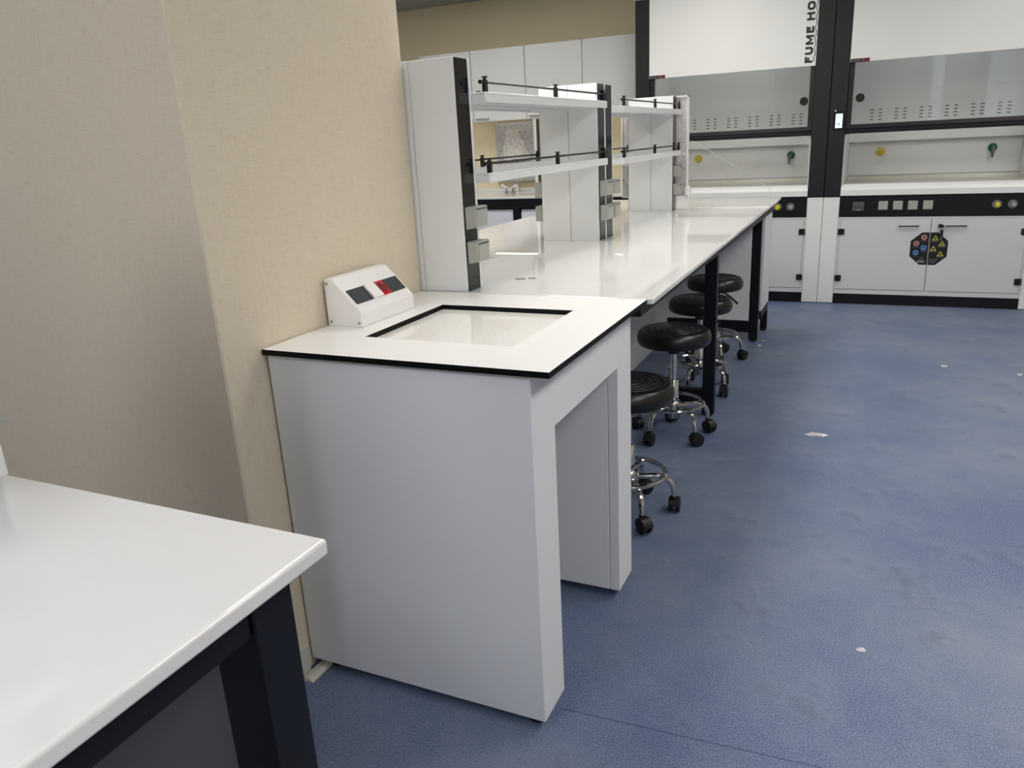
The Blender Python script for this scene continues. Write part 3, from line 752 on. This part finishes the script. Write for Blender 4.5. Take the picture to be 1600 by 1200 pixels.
# key with tag hanging from the lock
t = thing('key', 'small key with black tag hanging from the lock of the right fume hood cupboard', 'key', (.9945, YH - .02, .59))
kx = .1895 + .805
k = MB(); k.box(kx - .002, kx + .002, YH - .030, YH - .0165, .597, .605); k.box(kx - .016, kx + .022, YH - .036, YH - .029, .592, .610, bev=.002); k.build('key_bow', 'black', t)
k = MB(); k.tube([(kx + .012 + .009 * math.cos(a), YH - .0325, .582 + .011 * math.sin(a)) for a in [2 * PI * i / 16 for i in range(16)]], .0013, 6, closed=True); k.build('ring', 'steel', t)
k = MB(); k.box(kx + .001, kx + .021, YH - .036, YH - .029, .527, .575, bev=.002); k.build('tag', 'black', t)
k = MB(); k.box(kx + .008, kx + .013, YH - .034, YH - .032, .500, .527, bev=.0005); k.build('key_blade', 'steel', t)

# ------------------------------------------------------------------ wall cupboards
yc0 = 5.62
cups = [(-4.13, 'hidden'), (-3.575, 'white wall cupboard just behind the top of the nearest rack post'), (-3.02, 'white wall cupboard with a dark handle above the beige wall beside the pegboard'),
        (-2.465, 'white wall cupboard second from the black hood column'), (-1.91, 'white wall cupboard next to the black hood column')]
for i, (x, lb) in enumerate(cups):
    if i == 0: continue
    w = .555 if i < 4 else .62
    t = thing('wall_cupboard', lb, 'cupboard', (x + w / 2, 5.8, 1.54), 'white cupboards on the far wall')
    MB().box(x + .001, x + w - .001, yc0 + .019, 6.0, 1.556, 2.165, bev=.001).build('body', 'door_white', t)
    dr = MB().box(x + .0035, x + w - .0035, yc0, yc0 + .0185, 1.535, 2.168, bev=.0015).build('door', 'hood_white', t)
    MB().box(x + .05, x + w - .05, 5.84, 5.88, 1.546, 1.5555, bev=.001).build('under_light', 'under_light', t)
    hb = MB(); hb.box(x + .03, x + .17, yc0 - .022, yc0 - .015, 1.556, 1.563, bev=.001)
    for q in (.036, .164): hb.box(x + q - .003, x + q + .003, yc0 - .016, yc0, 1.557, 1.562)
    hb.build('handle', 'dark_grey', dr)
    if i == 2:
        MB().box(x + w - .009, x + w + .003, yc0 - .004, yc0 - .0002, 2.085, 2.105, bev=.001).build('hinge_clip', 'steel', dr)

# ------------------------------------------------------------------ wall bench below the cupboards
yb0 = 5.30
t = thing('wall_bench', 'white worktop bench with black front frame along the far wall, seen through the racks', 'bench', (-2.9, 5.6, 0))
MB().box(-4.6, -1.30, yb0, 6.0, .835, .862, bev=.004).build('worktop', 'gloss', t)
MB().box(-4.6, -1.30, yb0 + .018, yb0 + .05, .748, .8345, bev=.001).build('front_rail', 'navy', t)
MB().box(-4.6, -1.30, 5.982, 6.0, .8625, .895, bev=.002).build('upstand', 'gloss', t)
for x in (-4.4, -3.44, -2.48, -1.52):
    MB().box(x - .032, x + .032, yb0 + .018, yb0 + .07, 0, .7475, bev=.001).build('leg', 'navy', t)
for i, x in enumerate((-3.40, -2.44)):
    lb = 'white base cabinet under the wall bench, left of its dark upright' if i == 0 else 'white base cabinet under the wall bench, right of its dark upright'
    t = thing('base_cabinet', lb, 'cabinet', (x + .44, 5.6, 0), 'cabinets under the wall bench')
    MB().box(x, x + .88, yb0 + .055, 5.97, .03, .735, bev=.001).build('body', 'cabinet_grey', t)
    dr = MB().box(x + .002, x + .878, yb0 + .036, yb0 + .0545, .05, .715, bev=.002).build('door', 'cabinet_grey', t)
    MB().box(x + .30, x + .58, yb0 + .018, yb0 + .0355, .655, .664, bev=.001).build('handle', 'black', dr)
    for q in (.06, .82):
        MB().cyl((x + q, 5.45, 0), (x + q, 5.45, .03), .025, n=12).build('foot', 'rubber', t)

# pegboard, bag, taps
t = thing('pegboard', 'light grey pegboard with rows of small holes on the far wall above the wall bench', 'pegboard', (-2.73, 5.96, 1.3))
b = MB(); b.box(-2.945, -2.515, 5.945, 5.965, 1.00, 1.525, bev=.002); b.box(-2.90, -2.56, 5.965, 6.0, 1.05, 1.45)
b.build('board', 'peg_board', t)
h = MB()
for i in range(7):
    for j in range(9):
        hx, hz = -2.905 + i * .061 + (.030 if j % 2 else 0), 1.035 + j * .056
        if hx < -2.53: h.cyl((hx, 5.945, hz), (hx, 5.9438, hz), .0058, n=10)
h.build('peg_holes', 'dark_grey', t)
b = MB(); b.box(-2.945, -2.515, 5.90, 5.968, .965, .999, bev=.004); b.build('drip_tray', 'peg_board', t)
MB().tube([(-2.735, 5.93, .966), (-2.735, 5.925, .92), (-2.73, 5.92, .8622)], .012, 10).build('drain_tube', 'white_plastic', t)
# crumpled plastic bag
bm = bmesh.new(); NX, NZ = 22, 26
g = []
for j in range(NZ + 1):
    v = j / NZ; row = []
    for i in range(NX + 1):
        uu = i / NX * 2 - 1
        wid = .035 + .115 * min(1, (v * 1.25)) ** .8 + .012 * math.sin(7 * v)
        x = -2.765 + uu * wid + .025 * v + .006 * math.sin(9 * uu + 11 * v)
        z = 1.455 - .265 * v - .02 * (1 - uu * uu) * v + .008 * math.sin(6 * uu)
        bulge = (1 - uu * uu) * (.018 + .085 * v ** 2.5)
        y = 5.935 - bulge - .010 * math.sin(8 * uu + 9 * v + 2) * (.3 + v) - .006 * math.sin(17 * uu - 13 * v)
        row.append(bm.verts.new((x, min(y, 5.94), z)))
    g.append(row)
for j in range(NZ):
    for i in range(NX): bm.faces.new((g[j][i], g[j][i + 1], g[j + 1][i + 1], g[j + 1][i]))
for q_ in bm.faces: q_.smooth = True
res = bmesh.ops.solidify(bm, geom=list(bm.faces), thickness=.0012)
q = MB(); q.bm.free(); q.bm = bm
tag(q.build('plastic_bag', 'bag'), 'crumpled translucent plastic bag hanging on the grey pegboard', 'bag')
def lab_tap(x, lab, dirx, accent):
    t = thing('lab_tap', lab, 'tap', (x, 5.75, .862), 'small taps on the wall bench')
    b = MB(); b.lathe([(0, 0), (.022, 0), (.022, .006), (.010, .012), (.010, .05), (0, .05)], (x, 5.75, .862), 18); b.build('base', 'steel', t)
    p0 = Vector((x, 5.75, .91)); p1 = p0 + Vector((dirx * .05, -.02, .035))
    b = MB(); b.tube([p0 - Vector((dirx * .02, 0, .004)), p0, p1], .009, 10); b.build('spout', 'white_plastic', t)
    b = MB(); b.cyl(p1, p1 + (p1 - p0).normalized() * .018, .010, n=12); b.build('handle', accent, t)
lab_tap(-2.77, 'small lab tap with dark end on the wall bench, left of the pair', -1, 'dark_grey')
lab_tap(-2.70, 'small lab tap with blue end on the wall bench, right of the pair', 1, 'brass_blue')

# white post with black strip on the wall bench
t = thing('service_post', 'slim white post with black side strip on the far wall bench by the pegboard', 'post', (-2.42, 5.75, .862))
MB().box(-2.395, -2.3645, 5.60, 5.712, .862, 1.533, bev=.002).build('column', 'panel', t)
MB().box(-2.3643, -2.361, 5.603, 5.705, .864, 1.53, bev=.001).build('black_strip', 'black_gloss', t)

# ------------------------------------------------------------------ bench at the near left
t = thing('lab_bench', 'polished white bench with dark frame in the near left corner', 'bench', (-.7, -1.9, 0))
LY1, LY0 = -.706, -4.0
MB().prism([(-1.34, LY0), (0.0, LY0), (0.0, LY1), (-1.34, LY1)], 'z', H - .022, H, bev=.005, seg=4).build('worktop', 'gloss', t)
z1 = H - .0222
def lb_leg(x, y):
    l = MB().box(x - .035, x + .035, y - .032, y + .032, .012, z1, bev=.002).build('leg', 'navy', t)
    MB().cyl((x, y, 0), (x, y, .012), .022, .018, n=14).build('foot', 'rubber', l)
for x in (-1.28, -.065):
    for y in (-.778, -2.3, -3.85): lb_leg(x, y)
    for y0, y1 in ((-2.267, -.811), (-3.817, -2.333)):
        MB().box(x - .03, x + .03, y0, y1, .822, z1, bev=.002).build('long_rail', 'navy', t)
for y in (-.778, -2.3): MB().box(-1.2445, -.1005, y - .02, y + .02, .062, .135, bev=.002).build('cross_rail', 'navy', t)
MB().box(-1.2445, -.1005, -.762, -.746, .14, z1, bev=.001).build('end_panel', 'shaded_panel', t, 'end panel with the under-bench shade in its grey')
MB().box(-.72, -.69, -3.8, -.80, .014, z1, bev=.001).build('centre_panel', 'panel', t)
# its rack, of which a sliver of the last post shows
rack('white rack post with black strip at the left edge of the near bench', (-.72, -1.3, H),
     (-2.01, -1.91, 1.56, -.72, (-2.003, -1.922), -.86, -.592), (-.80, -.7065, 1.56, -.72, (-.797, -.722), -.86, -.592), 1.486, 1.251, (-1.88, -1.3, -.74), 0, .078, -.885, -.547)

# ------------------------------------------------------------------ bits on the floor
t = thing('cable_trunking', 'grey-white length of cable trunking lying on the floor between the wall and the balance table', 'trunking', (-.70, -.03, 0))
b = MB()
b.prism([(-.724, 0), (-.690, 0), (-.690, .004), (-.700, .012), (-.703, .0125), (-.703, .006), (-.712, .006), (-.712, .0125), (-.7165, .013), (-.724, .004)], 'y', -.045, .06)
b.build('channel', 'trunk', t)
def litter(x, y, pts, lab, m, h, cat='litter'):
    bm = bmesh.new(); c = bm.verts.new((x, y, h)); n = len(pts)
    vs = [bm.verts.new((x + px, y + py, random.uniform(.0008, h * .55))) for px, py in pts]
    mid = [bm.verts.new((x + px * .55, y + py * .55, random.uniform(h * .35, h))) for px, py in pts]
    for i in range(n):
        j = (i + 1) % n; bm.faces.new((vs[i], vs[j], mid[j], mid[i])); bm.faces.new((mid[i], mid[j], c))
    low = [bm.verts.new((v.co.x, v.co.y, 0.0)) for v in vs]
    for i in range(n): j = (i + 1) % n; bm.faces.new((low[i], low[j], vs[j], vs[i]))
    bm.faces.new(low[::-1]); bmesh.ops.recalc_face_normals(bm, faces=list(bm.faces))
    q = MB(); q.bm.free(); q.bm = bm
    return tag(q.build('plastic_scrap', m), lab, cat, 'scraps on the floor')
M['scrap'] = mat('crumpled_clear_film', (192, 191, 194), 0.25)
litter(.396, 2.172, [(-.052, -.008), (-.03, -.022), (.0, -.016), (.03, -.014), (.05, .006), (.036, .022), (.016, .030), (-.012, .018), (-.038, .012)], 'crumpled whitish plastic scrap in the middle of the blue floor', 'scrap', .012)
litter(.62, .599, [(-.013, -.004), (-.004, -.011), (.010, -.008), (.014, .003), (.004, .010), (-.008, .008)], 'tiny crumpled scrap nearest the camera on the blue floor', 'scrap', .006)
litter(-.056, 3.695, [(-.02, -.008), (.0, -.014), (.016, -.004), (.012, .010), (-.01, .012)], 'white scrap beside the second dark leg of the island bench', 'scrap', .008)
litter(-.05, 3.83, [(-.016, -.008), (.006, -.01), (.018, .002), (.002, .012)], 'small white fleck just beyond the second dark bench leg', 'scrap', .006)
litter(.983, 3.479, [(-.016, -.02), (.010, -.024), (.02, .004), (.004, .026), (-.016, .012)], 'pale scrap on the floor in front of the right fume hood', 'scrap', .006)
litter(1.338, 3.40, [(-.014, -.02), (.008, -.018), (.016, .01), (-.006, .02)], 'pale scrap at the right edge of the floor', 'scrap', .006)

# ------------------------------------------------------------------ world and view
w = bpy.data.worlds.new('world'); SC.world = w; w.use_nodes = True
w.node_tree.nodes['Background'].inputs['Color'].default_value = (.8, .85, .9, 1); w.node_tree.nodes['Background'].inputs['Strength'].default_value = 0.3
SC.view_settings.view_transform = 'Standard'; SC.view_settings.look = 'None'; SC.view_settings.gamma = 1.0
SC.view_settings.use_curve_mapping = False; SC.view_settings.exposure = 0.0
SC.cycles.use_denoising = True
SC.cycles.max_bounces = 10; SC.cycles.diffuse_bounces = 5; SC.cycles.transparent_max_bounces = 12
SC.cycles.caustics_reflective = False; SC.cycles.caustics_refractive = False
SC.cycles.sample_clamp_indirect = 6
